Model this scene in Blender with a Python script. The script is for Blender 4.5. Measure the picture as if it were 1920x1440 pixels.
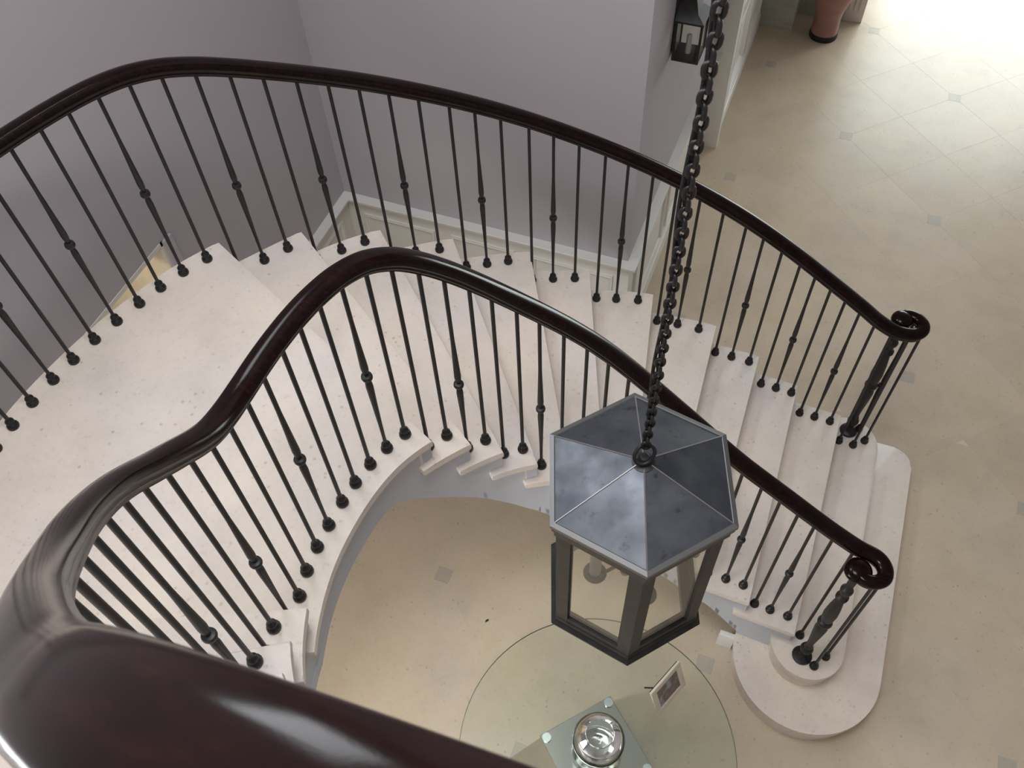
import bpy, bmesh, math, random
from mathutils import Vector, Matrix
random.seed(7)
for o in list(bpy.data.objects): bpy.data.objects.remove(o)
S = bpy.context.scene
C = S.collection
PI = math.pi
RISE = 0.165
CAM_Z = 5.0769
VN_ = -2.4

# ------------------------------------------------------------------ camera
cam_d = bpy.data.cameras.new('camera'); cam = bpy.data.objects.new('camera', cam_d); C.objects.link(cam)
cam_d.sensor_width = 36; cam_d.lens = 36 * 1680 / 1920
cam_d.clip_start = 0.02; cam_d.clip_end = 100
cam.matrix_world = Matrix(((0.934028, -0.271371, 0.232269, 0), (0.355585, 0.768132, -0.532478, 0), (-0.033915, 0.579941, 0.813952, CAM_Z), (0, 0, 0, 1)))
cam_d.dof.use_dof = True; cam_d.dof.focus_distance = 3.6; cam_d.dof.aperture_fstop = 22
S.camera = cam

# ------------------------------------------------------------------ world, lights, exposure
W = bpy.data.worlds.new('world'); S.world = W; W.use_nodes = True
bg = W.node_tree.nodes['Background']; bg.inputs[0].default_value = (0.80, 0.88, 1.0, 1); bg.inputs[1].default_value = 2.0

def area(name, loc, rot, sx, sy, power, col):
    l = bpy.data.lights.new(name, 'AREA'); l.shape = 'RECTANGLE'; l.size = sx; l.size_y = sy; l.energy = power; l.color = col
    o = bpy.data.objects.new(name, l); C.objects.link(o); o.location = loc; o.rotation_euler = rot
    return o
# daylight of the roof light over the stair well, of the tall hall window and of the ground floor window by the well
area('skylight_daylight', (-0.6, 0.75, 7.16), (0, 0, 0), 1.9, 1.9, 158, (0.95, 0.97, 1.0))
area('hall_window_daylight', (1.6, 10.52, 1.6), (math.radians(-90), 0, 0), 2.5, 2.9, 138, (0.92, 1.0, 0.97))
area('entrance_window_daylight', (-2.79, -1.15, 1.35), (0, math.radians(-90), 0), 2.0, 1.5, 122, (0.97, 0.985, 1.0))
area('upper_window_daylight', (-2.79, 2.2, 5.8), (0, math.radians(-90), 0), 1.35, 1.25, 62, (0.93, 0.96, 1.0))
S.view_settings.view_transform = 'Standard'; S.view_settings.look = 'None'
S.view_settings.gamma = 1; S.view_settings.use_curve_mapping = False
S.view_settings.exposure = 0.0

# ------------------------------------------------------------------ materials
def mat(name, col, rough=0.5, metal=0.0, coat=0.0, spec=0.5):
    m = bpy.data.materials.new(name); m.use_nodes = True
    b = m.node_tree.nodes['Principled BSDF']
    b.inputs['Base Color'].default_value = (*col, 1); b.inputs['Roughness'].default_value = rough
    b.inputs['Metallic'].default_value = metal; b.inputs['Coat Weight'].default_value = coat
    b.inputs['Coat Roughness'].default_value = 0.08; b.inputs['Specular IOR Level'].default_value = spec
    return m
def nd(m, t, **kw):
    n = m.node_tree.nodes.new(t)
    for k, v in kw.items(): setattr(n, k, v)
    return n
def ln(m, a, b): m.node_tree.links.new(a, b)
def noise(m, scale, detail=4, coord='Object', stretch=None, rough=0.5):
    tc = nd(m, 'ShaderNodeTexCoord'); n = nd(m, 'ShaderNodeTexNoise')
    n.inputs['Scale'].default_value = scale; n.inputs['Detail'].default_value = detail; n.inputs['Roughness'].default_value = rough
    src = tc.outputs[coord]
    if coord == 'World':
        src = nd(m, 'ShaderNodeNewGeometry').outputs['Position']
    if stretch:
        mp = nd(m, 'ShaderNodeMapping'); mp.inputs['Scale'].default_value = stretch; ln(m, src, mp.inputs[0]); src = mp.outputs[0]
    ln(m, src, n.inputs['Vector']); return n.outputs['Fac']
def geo_noise(m, scale, detail=4, rough=0.5, stretch=None):
    g = nd(m, 'ShaderNodeNewGeometry'); n = nd(m, 'ShaderNodeTexNoise')
    n.inputs['Scale'].default_value = scale; n.inputs['Detail'].default_value = detail; n.inputs['Roughness'].default_value = rough
    src = g.outputs['Position']
    if stretch:
        mp = nd(m, 'ShaderNodeMapping'); mp.inputs['Scale'].default_value = stretch; ln(m, src, mp.inputs[0]); src = mp.outputs[0]
    ln(m, src, n.inputs['Vector']); return n.outputs['Fac']
def ramp(m, fac, stops):
    r = nd(m, 'ShaderNodeValToRGB'); e = r.color_ramp.elements
    while len(e) < len(stops): e.new(0.5)
    for i, (p, c) in enumerate(stops): e[i].position = p; e[i].color = (*c, 1)
    ln(m, fac, r.inputs[0]); return r.outputs[0]
def mixc(m, a, b, fac, mode='MULTIPLY'):
    x = nd(m, 'ShaderNodeMix', data_type='RGBA', blend_type=mode)
    if isinstance(fac, float): x.inputs[0].default_value = fac
    else: ln(m, fac, x.inputs[0])
    ln(m, a, x.inputs[6])
    if isinstance(b, tuple): x.inputs[7].default_value = (*b, 1)
    else: ln(m, b, x.inputs[7])
    return x.outputs[2]
def bsdf(m): return m.node_tree.nodes['Principled BSDF']
def bump(m, fac, strength, dist=0.002):
    b = nd(m, 'ShaderNodeBump'); b.inputs['Strength'].default_value = strength; b.inputs['Distance'].default_value = dist
    ln(m, fac, b.inputs['Height']); ln(m, b.outputs[0], bsdf(m).inputs['Normal'])

def stone(name, base, rough, speck=0.75, tilevar=False):
    m = mat(name, base, rough)
    light = tuple(min(1, c * 1.06) for c in base); dark = tuple(c * 0.90 for c in base)
    c = ramp(m, geo_noise(m, 3.2, 6, 0.62), [(0.30, dark), (0.50, base), (0.70, light)])
    warm = ramp(m, geo_noise(m, 1.7, 3, 0.5), [(0.36, (0.965, 0.965, 1.0)), (0.64, (1.0, 0.985, 0.945))])
    c = mixc(m, c, warm, 1.0)
    fine = ramp(m, geo_noise(m, 46, 5, 0.72), [(0.26, (0.72, 0.69, 0.66)), (0.40, (0.96, 0.955, 0.95)), (0.50, (1, 1, 1)), (1, (1.03, 1.03, 1.03))])
    c = mixc(m, c, fine, 0.65)
    v = nd(m, 'ShaderNodeTexVoronoi'); v.inputs['Scale'].default_value = 24; v.inputs['Randomness'].default_value = 1
    g = nd(m, 'ShaderNodeNewGeometry'); ln(m, g.outputs['Position'], v.inputs['Vector'])
    sp = ramp(m, v.outputs['Distance'], [(0.0, (0.48, 0.45, 0.42)), (0.13, (0.66, 0.64, 0.61)), (0.20, (1, 1, 1))])
    gate = ramp(m, geo_noise(m, 9, 3, 0.6), [(0.47, (0, 0, 0)), (0.62, (speck, speck, speck))])
    c = mixc(m, c, sp, gate)
    if tilevar:
        oi = nd(m, 'ShaderNodeObjectInfo')
        tv = ramp(m, oi.outputs['Random'], [(0, (0.95, 0.945, 0.93)), (1, (1.0, 1.0, 1.0))])
        c = mixc(m, c, tv, 1.0)
    ln(m, c, bsdf(m).inputs['Base Color'])
    bump(m, geo_noise(m, 60, 3), 0.05)
    return m
M = {}
M['tread'] = stone('limestone_tread', (0.75, 0.675, 0.595), 0.5, 0.6)
M['floor'] = stone('limestone_floor', (0.595, 0.505, 0.38), 0.30, 0.6, True)
M['insert'] = stone('grey_insert_stone', (0.46, 0.415, 0.335), 0.35, 0.3)
M['grout'] = mat('grout', (0.68, 0.59, 0.46), 0.9)
M['wall'] = mat('lilac_grey_paint', (0.455, 0.425, 0.446), 0.85, spec=0.2)
bump(M['wall'], geo_noise(M['wall'], 220, 2), 0.08, 0.001)
M['string'] = mat('pale_blue_grey_paint', (0.52, 0.535, 0.56), 0.6, spec=0.3)
M['trim'] = mat('off_white_panelling_paint', (0.72, 0.695, 0.635), 0.5)
M['white'] = mat('white_eggshell_paint', (0.74, 0.73, 0.69), 0.45)
M['hallpier'] = mat('grey_green_stone', (0.40, 0.40, 0.33), 0.6)
hp = M['hallpier']; ln(hp, ramp(hp, geo_noise(hp, 7, 6, 0.65, (1, 1, 3)), [(0.3, (0.33, 0.335, 0.27)), (0.7, (0.47, 0.465, 0.39))]), bsdf(hp).inputs['Base Color'])
w = M['wood'] = mat('dark_polished_mahogany', (0.03, 0.01, 0.008), 0.145, coat=0.0, spec=0.5)
bsdf(w).inputs['IOR'].default_value = 1.25
bsdf(w).inputs['Coat Roughness'].default_value = 0.07
grain = ramp(w, geo_noise(w, 9, 6, 0.65, (1, 6, 3)), [(0.30, (0.004, 0.0017, 0.0016)), (0.55, (0.0085, 0.0028, 0.0023)), (0.78, (0.018, 0.0053, 0.0037))])
ln(w, grain, bsdf(w).inputs['Base Color'])
bump(w, geo_noise(w, 260, 3, 0.5, (1, 8, 4)), 0.06, 0.0006)
i_ = M['iron'] = mat('black_painted_iron', (0.013, 0.012, 0.012), 0.42, metal=0.0, spec=0.4)
bump(i_, geo_noise(i_, 160, 3), 0.15, 0.001)
ch = M['chain'] = mat('dark_bronze_chain', (0.032, 0.028, 0.027), 0.40, metal=0.6)
z_ = M['zinc'] = mat('aged_zinc', (0.23, 0.25, 0.28), 0.42, metal=0.85)
zc = ramp(z_, geo_noise(z_, 9, 6, 0.6), [(0.30, (0.058, 0.063, 0.075)), (0.5, (0.078, 0.083, 0.094)), (0.72, (0.100, 0.105, 0.114))])
zp = ramp(z_, geo_noise(z_, 26, 3, 0.6), [(0.26, (0.55, 0.53, 0.52)), (0.38, (1, 1, 1))])
ln(z_, mixc(z_, zc, zp, 1.0), bsdf(z_).inputs['Base Color'])
ln(z_, ramp(z_, geo_noise(z_, 14, 4), [(0.3, (0.36,) * 3), (0.7, (0.56,) * 3)]), bsdf(z_).inputs['Roughness'])
M['seam'] = mat('worn_solder_seam', (0.27, 0.255, 0.245), 0.4, metal=0.8)
M['rim'] = mat('worn_zinc_rim', (0.15, 0.147, 0.145), 0.45, metal=0.85)
M['lframe'] = mat('dark_weathered_metal', (0.075, 0.07, 0.064), 0.5, metal=0.3)
lf = M['lframe']; ln(lf, ramp(lf, geo_noise(lf, 22, 5), [(0.35, (0.011, 0.0107, 0.0098)), (0.7, (0.026, 0.0247, 0.022))]), bsdf(lf).inputs['Base Color'])
M['chrome'] = mat('brushed_steel', (0.62, 0.63, 0.62), 0.22, metal=1.0)
M['steel'] = mat('polished_steel', (0.50, 0.49, 0.45), 0.12, metal=1.0)
M['candle'] = mat('grey_candle_sleeve', (0.34, 0.33, 0.30), 0.6)
M['frame'] = mat('cream_frame', (0.66, 0.60, 0.47), 0.5)
M['back'] = mat('black_felt', (0.012, 0.012, 0.013), 0.8)
M['pinkvase'] = mat('dusty_pink_ceramic', (0.40, 0.17, 0.14), 0.45)
pv = M['pinkvase']; ln(pv, ramp(pv, geo_noise(pv, 9, 4), [(0.3, (0.30, 0.150, 0.130)), (0.7, (0.38, 0.195, 0.165))]), bsdf(pv).inputs['Base Color'])
M['paving'] = mat('pale_terrace_paving', (0.75, 0.73, 0.68), 0.8)
M['lampglow'] = mat('lamp_glow', (1, 0.85, 0.6), 0.5)
bsdf(M['lampglow']).inputs['Emission Color'].default_value = (1, 0.80, 0.52, 1); bsdf(M['lampglow']).inputs['Emission Strength'].default_value = 45

def thin_glass(name, tint, rough=0.02, base_reflect=0.04):
    m = bpy.data.materials.new(name); m.use_nodes = True; nt = m.node_tree; nt.nodes.clear()
    out = nt.nodes.new('ShaderNodeOutputMaterial'); mx = nt.nodes.new('ShaderNodeMixShader')
    tr = nt.nodes.new('ShaderNodeBsdfTransparent'); gl = nt.nodes.new('ShaderNodeBsdfGlossy'); lw = nt.nodes.new('ShaderNodeLayerWeight'); fr = nt.nodes.new('ShaderNodeMath')
    tr.inputs[0].default_value = (*tint, 1); gl.inputs['Roughness'].default_value = rough; lw.inputs[0].default_value = 0.12; fr.operation = 'MULTIPLY'; fr.inputs[1].default_value = 0.6; nt.links.new(lw.outputs['Facing'], fr.inputs[0])
    nt.links.new(fr.outputs[0], mx.inputs[0]); nt.links.new(tr.outputs[0], mx.inputs[1]); nt.links.new(gl.outputs[0], mx.inputs[2])
    nt.links.new(mx.outputs[0], out.inputs[0]); return m
M['pane'] = thin_glass('lantern_glass', (0.955, 0.955, 0.93))
M['tabletop'] = thin_glass('greenish_table_glass', (0.950, 0.978, 0.965))
M['edgeglass'] = mat('green_glass_edge', (0.10, 0.14, 0.12), 0.15)
gb = M['bowl'] = mat('clear_glass', (1, 1, 1), 0.0)
bsdf(gb).inputs['Transmission Weight'].default_value = 1.0; bsdf(gb).inputs['IOR'].default_value = 1.46
# photograph print: soft blurred patches of blue, brown and rose
pp = M['print'] = mat('photo_print', (0.2, 0.15, 0.12), 0.3)
ln(pp, ramp(pp, noise(pp, 13, 3), [(0.32, (0.30, 0.31, 0.36)), (0.45, (0.12, 0.085, 0.07)), (0.58, (0.20, 0.13, 0.10)), (0.72, (0.42, 0.26, 0.22))]), bsdf(pp).inputs['Base Color'])

# ------------------------------------------------------------------ mesh helpers
def finish(o, m, smooth=None):
    if m is not None: o.data.materials.append(M[m] if isinstance(m, str) else m)
    if smooth is not None:
        for p in o.data.polygons: p.use_smooth = True
        o.data.set_sharp_from_angle(angle=math.radians(smooth))
    return o
def link(name, me, parent=None, loc=None, rot=None):
    o = bpy.data.objects.new(name, me); C.objects.link(o)
    if parent: o.parent = parent
    if loc: o.location = loc
    if rot: o.rotation_euler = rot
    return o
def obj(name, bm, m, parent=None, smooth=None, loc=None, rot=None):
    bmesh.ops.recalc_face_normals(bm, faces=bm.faces)
    me = bpy.data.meshes.new(name); bm.to_mesh(me); bm.free()
    return finish(link(name, me, parent, loc, rot), m, smooth)
def tag(o, label=None, cat=None, group=None, kind=None):
    if label: o['label'] = label
    if cat: o['category'] = cat
    if group: o['group'] = group
    if kind: o['kind'] = kind
    return o
def thing(name, label, cat, loc=(0, 0, 0), rot=None, group=None, kind=None):
    o = bpy.data.objects.new(name, None); C.objects.link(o); o.location = loc; o.empty_display_size = 0.1
    if rot: o.rotation_euler = rot
    return tag(o, label, cat, group, kind)
def box(bm, x0, x1, y0, y1, z0, z1, bev=0):
    vs = [bm.verts.new(p) for p in ((x0, y0, z0), (x1, y0, z0), (x1, y1, z0), (x0, y1, z0), (x0, y0, z1), (x1, y0, z1), (x1, y1, z1), (x0, y1, z1))]
    fs = [bm.faces.new([vs[i] for i in q]) for q in ((0, 3, 2, 1), (4, 5, 6, 7), (0, 1, 5, 4), (1, 2, 6, 5), (2, 3, 7, 6), (3, 0, 4, 7))]
    if bev: bmesh.ops.bevel(bm, geom=list({e for f in fs for e in f.edges}), offset=bev, segments=2, affect='EDGES', profile=0.6)
def bx(name, dims, m, parent=None, bev=0, loc=None, rot=None):
    bm = bmesh.new(); box(bm, *dims, bev); return obj(name, bm, m, parent, 40 if bev else None, loc, rot)
def prism(bm, pts, z0, z1, bev=0, seg=2):
    """extrude a plan polygon; only the upper rim (and lower) edges are bevelled"""
    a = [bm.verts.new((x, y, z0)) for x, y in pts]; b = [bm.verts.new((x, y, z1)) for x, y in pts]
    n = len(pts); bot = bm.faces.new(a[::-1]); top = bm.faces.new(b)
    for i in range(n): bm.faces.new((a[i], a[(i + 1) % n], b[(i + 1) % n], b[i]))
    if bev: bmesh.ops.bevel(bm, geom=list(top.edges) + list(bot.edges), offset=bev, segments=seg, affect='EDGES', profile=0.6)
def lathe(bm, prof, n=16, cx=0, cy=0):
    rings = []
    for r, z in prof:
        rings.append([bm.verts.new((cx + r * math.cos(2 * PI * i / n), cy + r * math.sin(2 * PI * i / n), z)) for i in range(n)] if r > 1e-6 else [bm.verts.new((cx, cy, z))])
    for a, b in zip(rings[:-1], rings[1:]):
        for i in range(n):
            j = (i + 1) % n
            if len(a) == 1 and len(b) == 1: continue
            if len(a) == 1: bm.faces.new((a[0], b[j], b[i]))
            elif len(b) == 1: bm.faces.new((a[i], a[j], b[0]))
            else: bm.faces.new((a[i], a[j], b[j], b[i]))
    for rg in (rings[0], rings[-1]):
        if len(rg) > 1: bm.faces.new(rg)
def catmull(P, n=8):
    P = [Vector(p) for p in P]; Q = [2 * P[0] - P[1]] + P + [2 * P[-1] - P[-2]]; out = []
    for i in range(1, len(Q) - 2):
        p0, p1, p2, p3 = Q[i - 1:i + 3]
        for k in range(n):
            t = k / n
            out.append(0.5 * (2 * p1 + (p2 - p0) * t + (2 * p0 - 5 * p1 + 4 * p2 - p3) * t * t + (3 * p1 - p0 - 3 * p2 + p3) * t ** 3))
    out.append(P[-1]); return out
def smooth_pts(P, it=1):
    P = [Vector(p) for p in P]
    for _ in range(it):
        P = [P[0]] + [P[i] * 0.5 + (P[i - 1] + P[i + 1]) * 0.25 for i in range(1, len(P) - 1)] + [P[-1]]
    return P
def sweep(bm, path, prof, scale=None):
    rings = []
    for i, p in enumerate(path):
        t = (path[min(i + 1, len(path) - 1)] - path[max(i - 1, 0)]).normalized()
        n = Vector((0, 0, 1)).cross(t).normalized(); b = t.cross(n)
        s = scale[i] if scale else 1
        rings.append([bm.verts.new(p + n * x * s + b * y) for x, y in prof])
    m = len(prof)
    for a, b in zip(rings[:-1], rings[1:]):
        for i in range(m): bm.faces.new((a[i], a[(i + 1) % m], b[(i + 1) % m], b[i]))
    bm.faces.new(rings[0]); bm.faces.new(rings[-1][::-1])
def tube(bm, path, r, n=8):
    path = [Vector(p) for p in path]; rings = []; ref = Vector((0.13, 0.37, 0.92))
    for i, p in enumerate(path):
        t = (path[min(i + 1, len(path) - 1)] - path[max(i - 1, 0)]).normalized()
        a = t.cross(ref); a = a.normalized() if a.length > 1e-3 else t.cross(Vector((1, 0, 0))).normalized(); b = t.cross(a)
        rings.append([bm.verts.new(p + (a * math.cos(2 * PI * k / n) + b * math.sin(2 * PI * k / n)) * r) for k in range(n)])
    for a, b in zip(rings[:-1], rings[1:]):
        for i in range(n): bm.faces.new((a[i], a[(i + 1) % n], b[(i + 1) % n], b[i]))
    bm.faces.new(rings[0]); bm.faces.new(rings[-1][::-1])
def offset2(path, d):
    """plan offset of a polyline (Vectors), + = left of travel; keeps z"""
    out = []
    for i, p in enumerate(path):
        t = path[min(i + 1, len(path) - 1)] - path[max(i - 1, 0)]; t.z = 0; t.normalize()
        out.append(Vector((p.x - t.y * d, p.y + t.x * d, p.z)))
    return out

# ------------------------------------------------------------------ the setting
UA, VB, UC = -2.85, 3.865, -0.84        # wall planes: left wall, back wall, hall side wall
TOP = 7.2
UR, VF, VN = 3.0, 10.6, -2.4            # right wall, far hall wall, wall behind the viewer

floor = bx('floor', (-4.3, UR + 0.2, VN - 0.2, VF + 0.2, -0.20, -0.0005), 'grout'); tag(floor, kind='structure')
SP, SQ, P0, Q0 = 0.81, 0.797, 0.52, -3.19
def clip(poly, a, b, c):                 # keep a*x+b*y<=c
    out = []
    for i, p in enumerate(poly):
        q = poly[(i + 1) % len(poly)]; dp = a * p[0] + b * p[1] - c; dq = a * q[0] + b * q[1] - c
        if dp <= 0: out.append(p)
        if dp * dq < 0:
            t = dp / (dp - dq); out.append((p[0] + (q[0] - p[0]) * t, p[1] + (q[1] - p[1]) * t))
    return out
def parea(p): return abs(sum(p[i][0] * p[(i + 1) % len(p)][1] - p[(i + 1) % len(p)][0] * p[i][1] for i in range(len(p)))) / 2
def uv_of(p, q): return ((p + q) / 2, (p - q) / 2)
INS = 0.048
def tile_poly(m, n):
    g = 0.00045 * 1.414
    p0, p1, q0, q1 = P0 + SP * m + g, P0 + SP * (m + 1) - g, Q0 + SQ * n + g, Q0 + SQ * (n + 1) - g
    pts = []
    for (p, q, mm, nn) in ((p0, q0, m, n), (p1, q0, m + 1, n), (p1, q1, m + 1, n + 1), (p0, q1, m, n + 1)):
        if mm % 2 == 0 and nn % 2 == 0:
            k = INS + 0.001; c = uv_of(P0 + SP * mm, Q0 + SQ * nn); u, v = uv_of(p, q)
            du, dv = u - c[0], v - c[1]
            s = 1 if abs(du) > abs(dv) else 0
            if s: sg = 1 if du > 0 else -1; a, b = (c[0] + sg * k, c[1] - k + 0.001), (c[0] + sg * k, c[1] + k - 0.001)
            else: sg = 1 if dv > 0 else -1; a, b = (c[0] - k + 0.001, c[1] + sg * k), (c[0] + k - 0.001, c[1] + sg * k)
            ctr = uv_of((p0 + p1) / 2, (q0 + q1) / 2)
            pts.append((a, b))
        else: pts.append((uv_of(p, q),))
    flat = [x for t in pts for x in t]
    ctr = uv_of((p0 + p1) / 2, (q0 + q1) / 2)
    return sorted(flat, key=lambda w: math.atan2(w[1] - ctr[1], w[0] - ctr[0]))
RECTS = [(UA + 0.02, 2.95, -1.2, VB - 0.02), (UC + 0.03, 2.95, VB - 0.02, 10.55)]
for m_ in range(-8, 20):
    for n_ in range(-14, 12):
        for R4 in RECTS:
            P = tile_poly(m_, n_)
            for a, b, c in ((-1, 0, -R4[0]), (1, 0, R4[1]), (0, -1, -R4[2]), (0, 1, R4[3])):
                if len(P) > 2: P = clip(P, a, b, c)
            if len(P) > 2 and parea(P) > 0.004:
                bm = bmesh.new(); prism(bm, P, -0.012, 0.0, 0.0003, 1); obj('floor_tile', bm, 'floor', floor)
        if m_ % 2 == 0 and n_ % 2 == 0:
            c = uv_of(P0 + SP * m_, Q0 + SQ * n_)
            if any(r[0] + 0.06 < c[0] < r[1] - 0.06 and r[2] + 0.06 < c[1] < r[3] - 0.06 for r in RECTS):
                bm = bmesh.new(); prism(bm, [(c[0] + a * INS, c[1] + b * INS) for a, b in ((-1, -1), (1, -1), (1, 1), (-1, 1))], -0.012, 0.0003, 0.001, 1)
                obj('floor_insert', bm, 'insert', floor)

def walls(name, boxes, m='wall'):
    bm = bmesh.new()
    for b in boxes: box(bm, *b)
    return tag(obj(name, bm, m), kind='structure')
DV0, DV1, DH = 0.9, 2.30, 1.93           # low doorway in the left wall, under the landing
wall_left = walls('wall_left', [(UA - 0.22, UA, VN, -1.95, -0.1, TOP), (UA - 0.22, UA, -1.95, -0.35, -0.1, 0.3), (UA - 0.22, UA, -1.95, -0.35, 2.4, TOP), (UA - 0.22, UA, -0.35, DV0, -0.1, TOP), (UA - 0.22, UA, DV0, 1.5, DH, TOP), (UA - 0.22, UA, 1.5, DV1, DH, 5.05), (UA - 0.22, UA, DV1, 2.9, -0.1, 5.05), (UA - 0.22, UA, 1.5, 2.9, 6.55, TOP), (UA - 0.22, UA, 2.9, VB, -0.1, TOP)])
wall_back = walls('wall_back', [(UA - 0.22, UC, VB, VB + 0.25, -0.1, TOP)])
wall_hall = walls('wall_hall', [(UC - 0.25, UC, VB + 0.25, 8.05, -0.1, TOP)])
wall_right = walls('wall_right', [(UR, UR + 0.2, VN, VF, -0.1, TOP)])
wall_far = walls('wall_far', [(UC - 0.25, 0.3, VF, VF + 0.2, -0.1, TOP), (2.9, UR + 0.2, VF, VF + 0.2, -0.1, TOP), (0.3, 2.9, VF, VF + 0.2, 3.15, TOP), (0.3, 2.9, VF, VF + 0.2, -0.1, 0.05)])
wall_near = walls('wall_near', [(UA - 0.22, UR + 0.2, VN - 0.2, VN, -0.1, TOP)])
SK = (-1.55, 0.35, -0.2, 1.7)               # roof light opening
ceiling = walls('ceiling', [(UA - 0.22, SK[0], VN, VF, TOP, TOP + 0.2), (SK[1], UR + 0.2, VN, VF, TOP, TOP + 0.2), (SK[0], SK[1], VN, SK[2], TOP, TOP + 0.2), (SK[0], SK[1], SK[3], VF, TOP, TOP + 0.2)], 'white')

# dado: rail, panel field and raised mouldings, skirting (children of their wall)
RAILP = [(0.0, 0.0), (0.065, 0.0), (0.067, -0.006), (0.064, -0.020), (0.052, -0.026), (0.042, -0.050), (0.028, -0.058), (0.026, -0.075), (0.0, -0.078)]
SKIRTP = [(0.0, 0.0), (0.020, 0.0), (0.026, -0.012), (0.024, -0.030), (0.034, -0.040), (0.034, -0.180), (0.0, -0.180)]
def extr(name, prof, p0, p1, nrm, z, m, parent, m0=0, m1=0):
    """extrude profile (depth along nrm, height) from p0 to p1"""
    t = Vector((p1[0] - p0[0], p1[1] - p0[1])).normalized()
    bm = bmesh.new(); A = [bm.verts.new((p0[0] + (nrm[0] + t.x * m0) * d, p0[1] + (nrm[1] + t.y * m0) * d, z + h)) for d, h in prof]
    B = [bm.verts.new((p1[0] + (nrm[0] + t.x * m1) * d, p1[1] + (nrm[1] + t.y * m1) * d, z + h)) for d, h in prof]
    k = len(prof)
    for i in range(k): bm.faces.new((A[i], A[(i + 1) % k], B[(i + 1) % k], B[i]))
    bm.faces.new(A); bm.faces.new(B[::-1]); return obj(name, bm, m, parent)
def moulding_frame(name, p0, p1, nrm, z0, z1, m, parent, wd=0.030, dp=0.014):
    """raised rectangular frame on a wall between p0,p1 along the wall"""
    d = Vector((p1[0] - p0[0], p1[1] - p0[1], 0)); L = d.length; d.normalize(); n = Vector((*nrm, 0)); b = Vector((p0[0], p0[1], 0))
    bm = bmesh.new()
    prof = [(0, 0), (0.004, dp), (0.012, dp * 0.75), (0.020, dp), (wd, 0.002), (wd, 0)]
    rects = []
    for o_, h in prof:
        rects.append([bm.verts.new(b + d * s + n * h + Vector((0, 0, zz))) for s, zz in ((o_, z0 + o_), (L - o_, z0 + o_), (L - o_, z1 - o_), (o_, z1 - o_))])
    for a, c in zip(rects[:-1], rects[1:]):
        for i in range(4): bm.faces.new((a[i], a[(i + 1) % 4], c[(i + 1) % 4], c[i]))
    return obj(name, bm, m, parent)
def dado(wall, p0, p1, nrm, panels, m0=0, m1=0, z=0.90):
    extr('dado_rail', RAILP, p0, p1, nrm, z, 'white', wall, m0, m1)
    extr('panel_field', [(0, 0), (0.02, 0), (0.02, -z + 0.1), (0, -z + 0.1)], p0, p1, nrm, z - 0.07, 'trim', wall, m0, m1)
    extr('skirting', SKIRTP, p0, p1, nrm, 0.18, 'white', wall, m0, m1)
    d = Vector((p1[0] - p0[0], p1[1] - p0[1])); L = d.length; d.normalize()
    for a, b in panels:
        off = 0.0195
        moulding_frame('panel_moulding', (p0[0] + d.x * a + nrm[0] * off, p0[1] + d.y * a + nrm[1] * off), (p0[0] + d.x * b + nrm[0] * off, p0[1] + d.y * b + nrm[1] * off), nrm, 0.26, z - 0.14, 'trim', wall)
dado(wall_left, (UA, VB), (UA, DV1 + 0.06), (1, 0), [(0.14, 0.62), (0.74, 1.36)], 1, 0)
dado(wall_left, (UA, DV0 - 0.06), (UA, -0.30), (1, 0), [(0.10, 1.0)])
dado(wall_back, (UA, VB), (UC, VB), (0, -1), [(0.14, 0.67), (0.79, 1.25), (1.37, 1.93)], 1, 1)
dado(wall_hall, (UC, VB), (UC, 6.22), (1, 0), [(0.14, 0.9), (1.02, 1.68)], -1, 0)
# hall side: architrave and tall panelled door lining
bx('architrave', (UC, UC + 0.135, 6.22, 6.40, 0, 2.45), 'trim', wall_hall, 0.004)
bx('architrave', (UC, UC + 0.150, 6.18, 6.26, 0, 2.50), 'trim', wall_hall, 0.006)
bx('door_lining', (UC, UC + 0.09, 6.40, 8.04, 0, 2.45), 'white', wall_hall)
for a, b, z0, z1 in ((6.55, 7.18, 0.22, 0.95), (6.55, 7.18, 1.08, 2.3), (7.28, 7.92, 0.22, 0.95), (7.28, 7.92, 1.08, 2.3)):
    moulding_frame('panel_moulding', (UC + 0.09, a), (UC + 0.09, b), (1, 0), z0, z1, 'white', wall_hall, 0.07, 0.03)
extr('skirting', SKIRTP, (UC + 0.09, 6.42), (UC + 0.09, 8.04), (1, 0), 0.16, 'white', wall_hall)
pier = walls('wall_pier', [(UC - 0.25, -0.41, 8.06, 8.36, 0, TOP), (UC - 0.25, 0.02, 8.36, 8.60, 0, TOP)], 'hallpier')
bx('pilaster', (0.02, 0.19, 8.38, 8.62, 0, 2.6), 'trim', pier, 0.004)
for k in range(3): bx('pilaster_flute', (0.045 + 0.043 * k, 0.065 + 0.043 * k, 8.372, 8.385, 0.12, 2.5), 'trim', pier, 0.003)

# low doorway under the landing: lining, architrave and the small lit room behind it
bm = bmesh.new(); box(bm, UA - 0.24, UA + 0.004, DV1 - 0.025, DV1, 0, DH); box(bm, UA - 0.24, UA + 0.004, DV0, DV0 + 0.025, 0, DH); box(bm, UA - 0.24, UA + 0.004, DV0, DV1, DH - 0.025, DH)
dl = tag(obj('door_1', bm, 'trim'), kind='structure')
for dims in ((UA, UA + 0.018, DV1 - 0.012, DV1 + 0.055, 0, DH), (UA, UA + 0.018, DV0 - 0.055, DV0 + 0.012, 0, DH)):
    bx('architrave', dims, 'wall', dl, 0.004)
cl = walls('wall_cupboard', [(-4.30, -4.20, 0.0, 3.0, 0, 2.3), (-4.3, UA - 0.22, 2.42, 2.52, 0, 2.3), (-4.3, UA - 0.22, 0.4, 0.5, 0, 2.3), (-4.3, UA - 0.22, 0.4, 2.52, 2.2, 2.3)], 'white')
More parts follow.
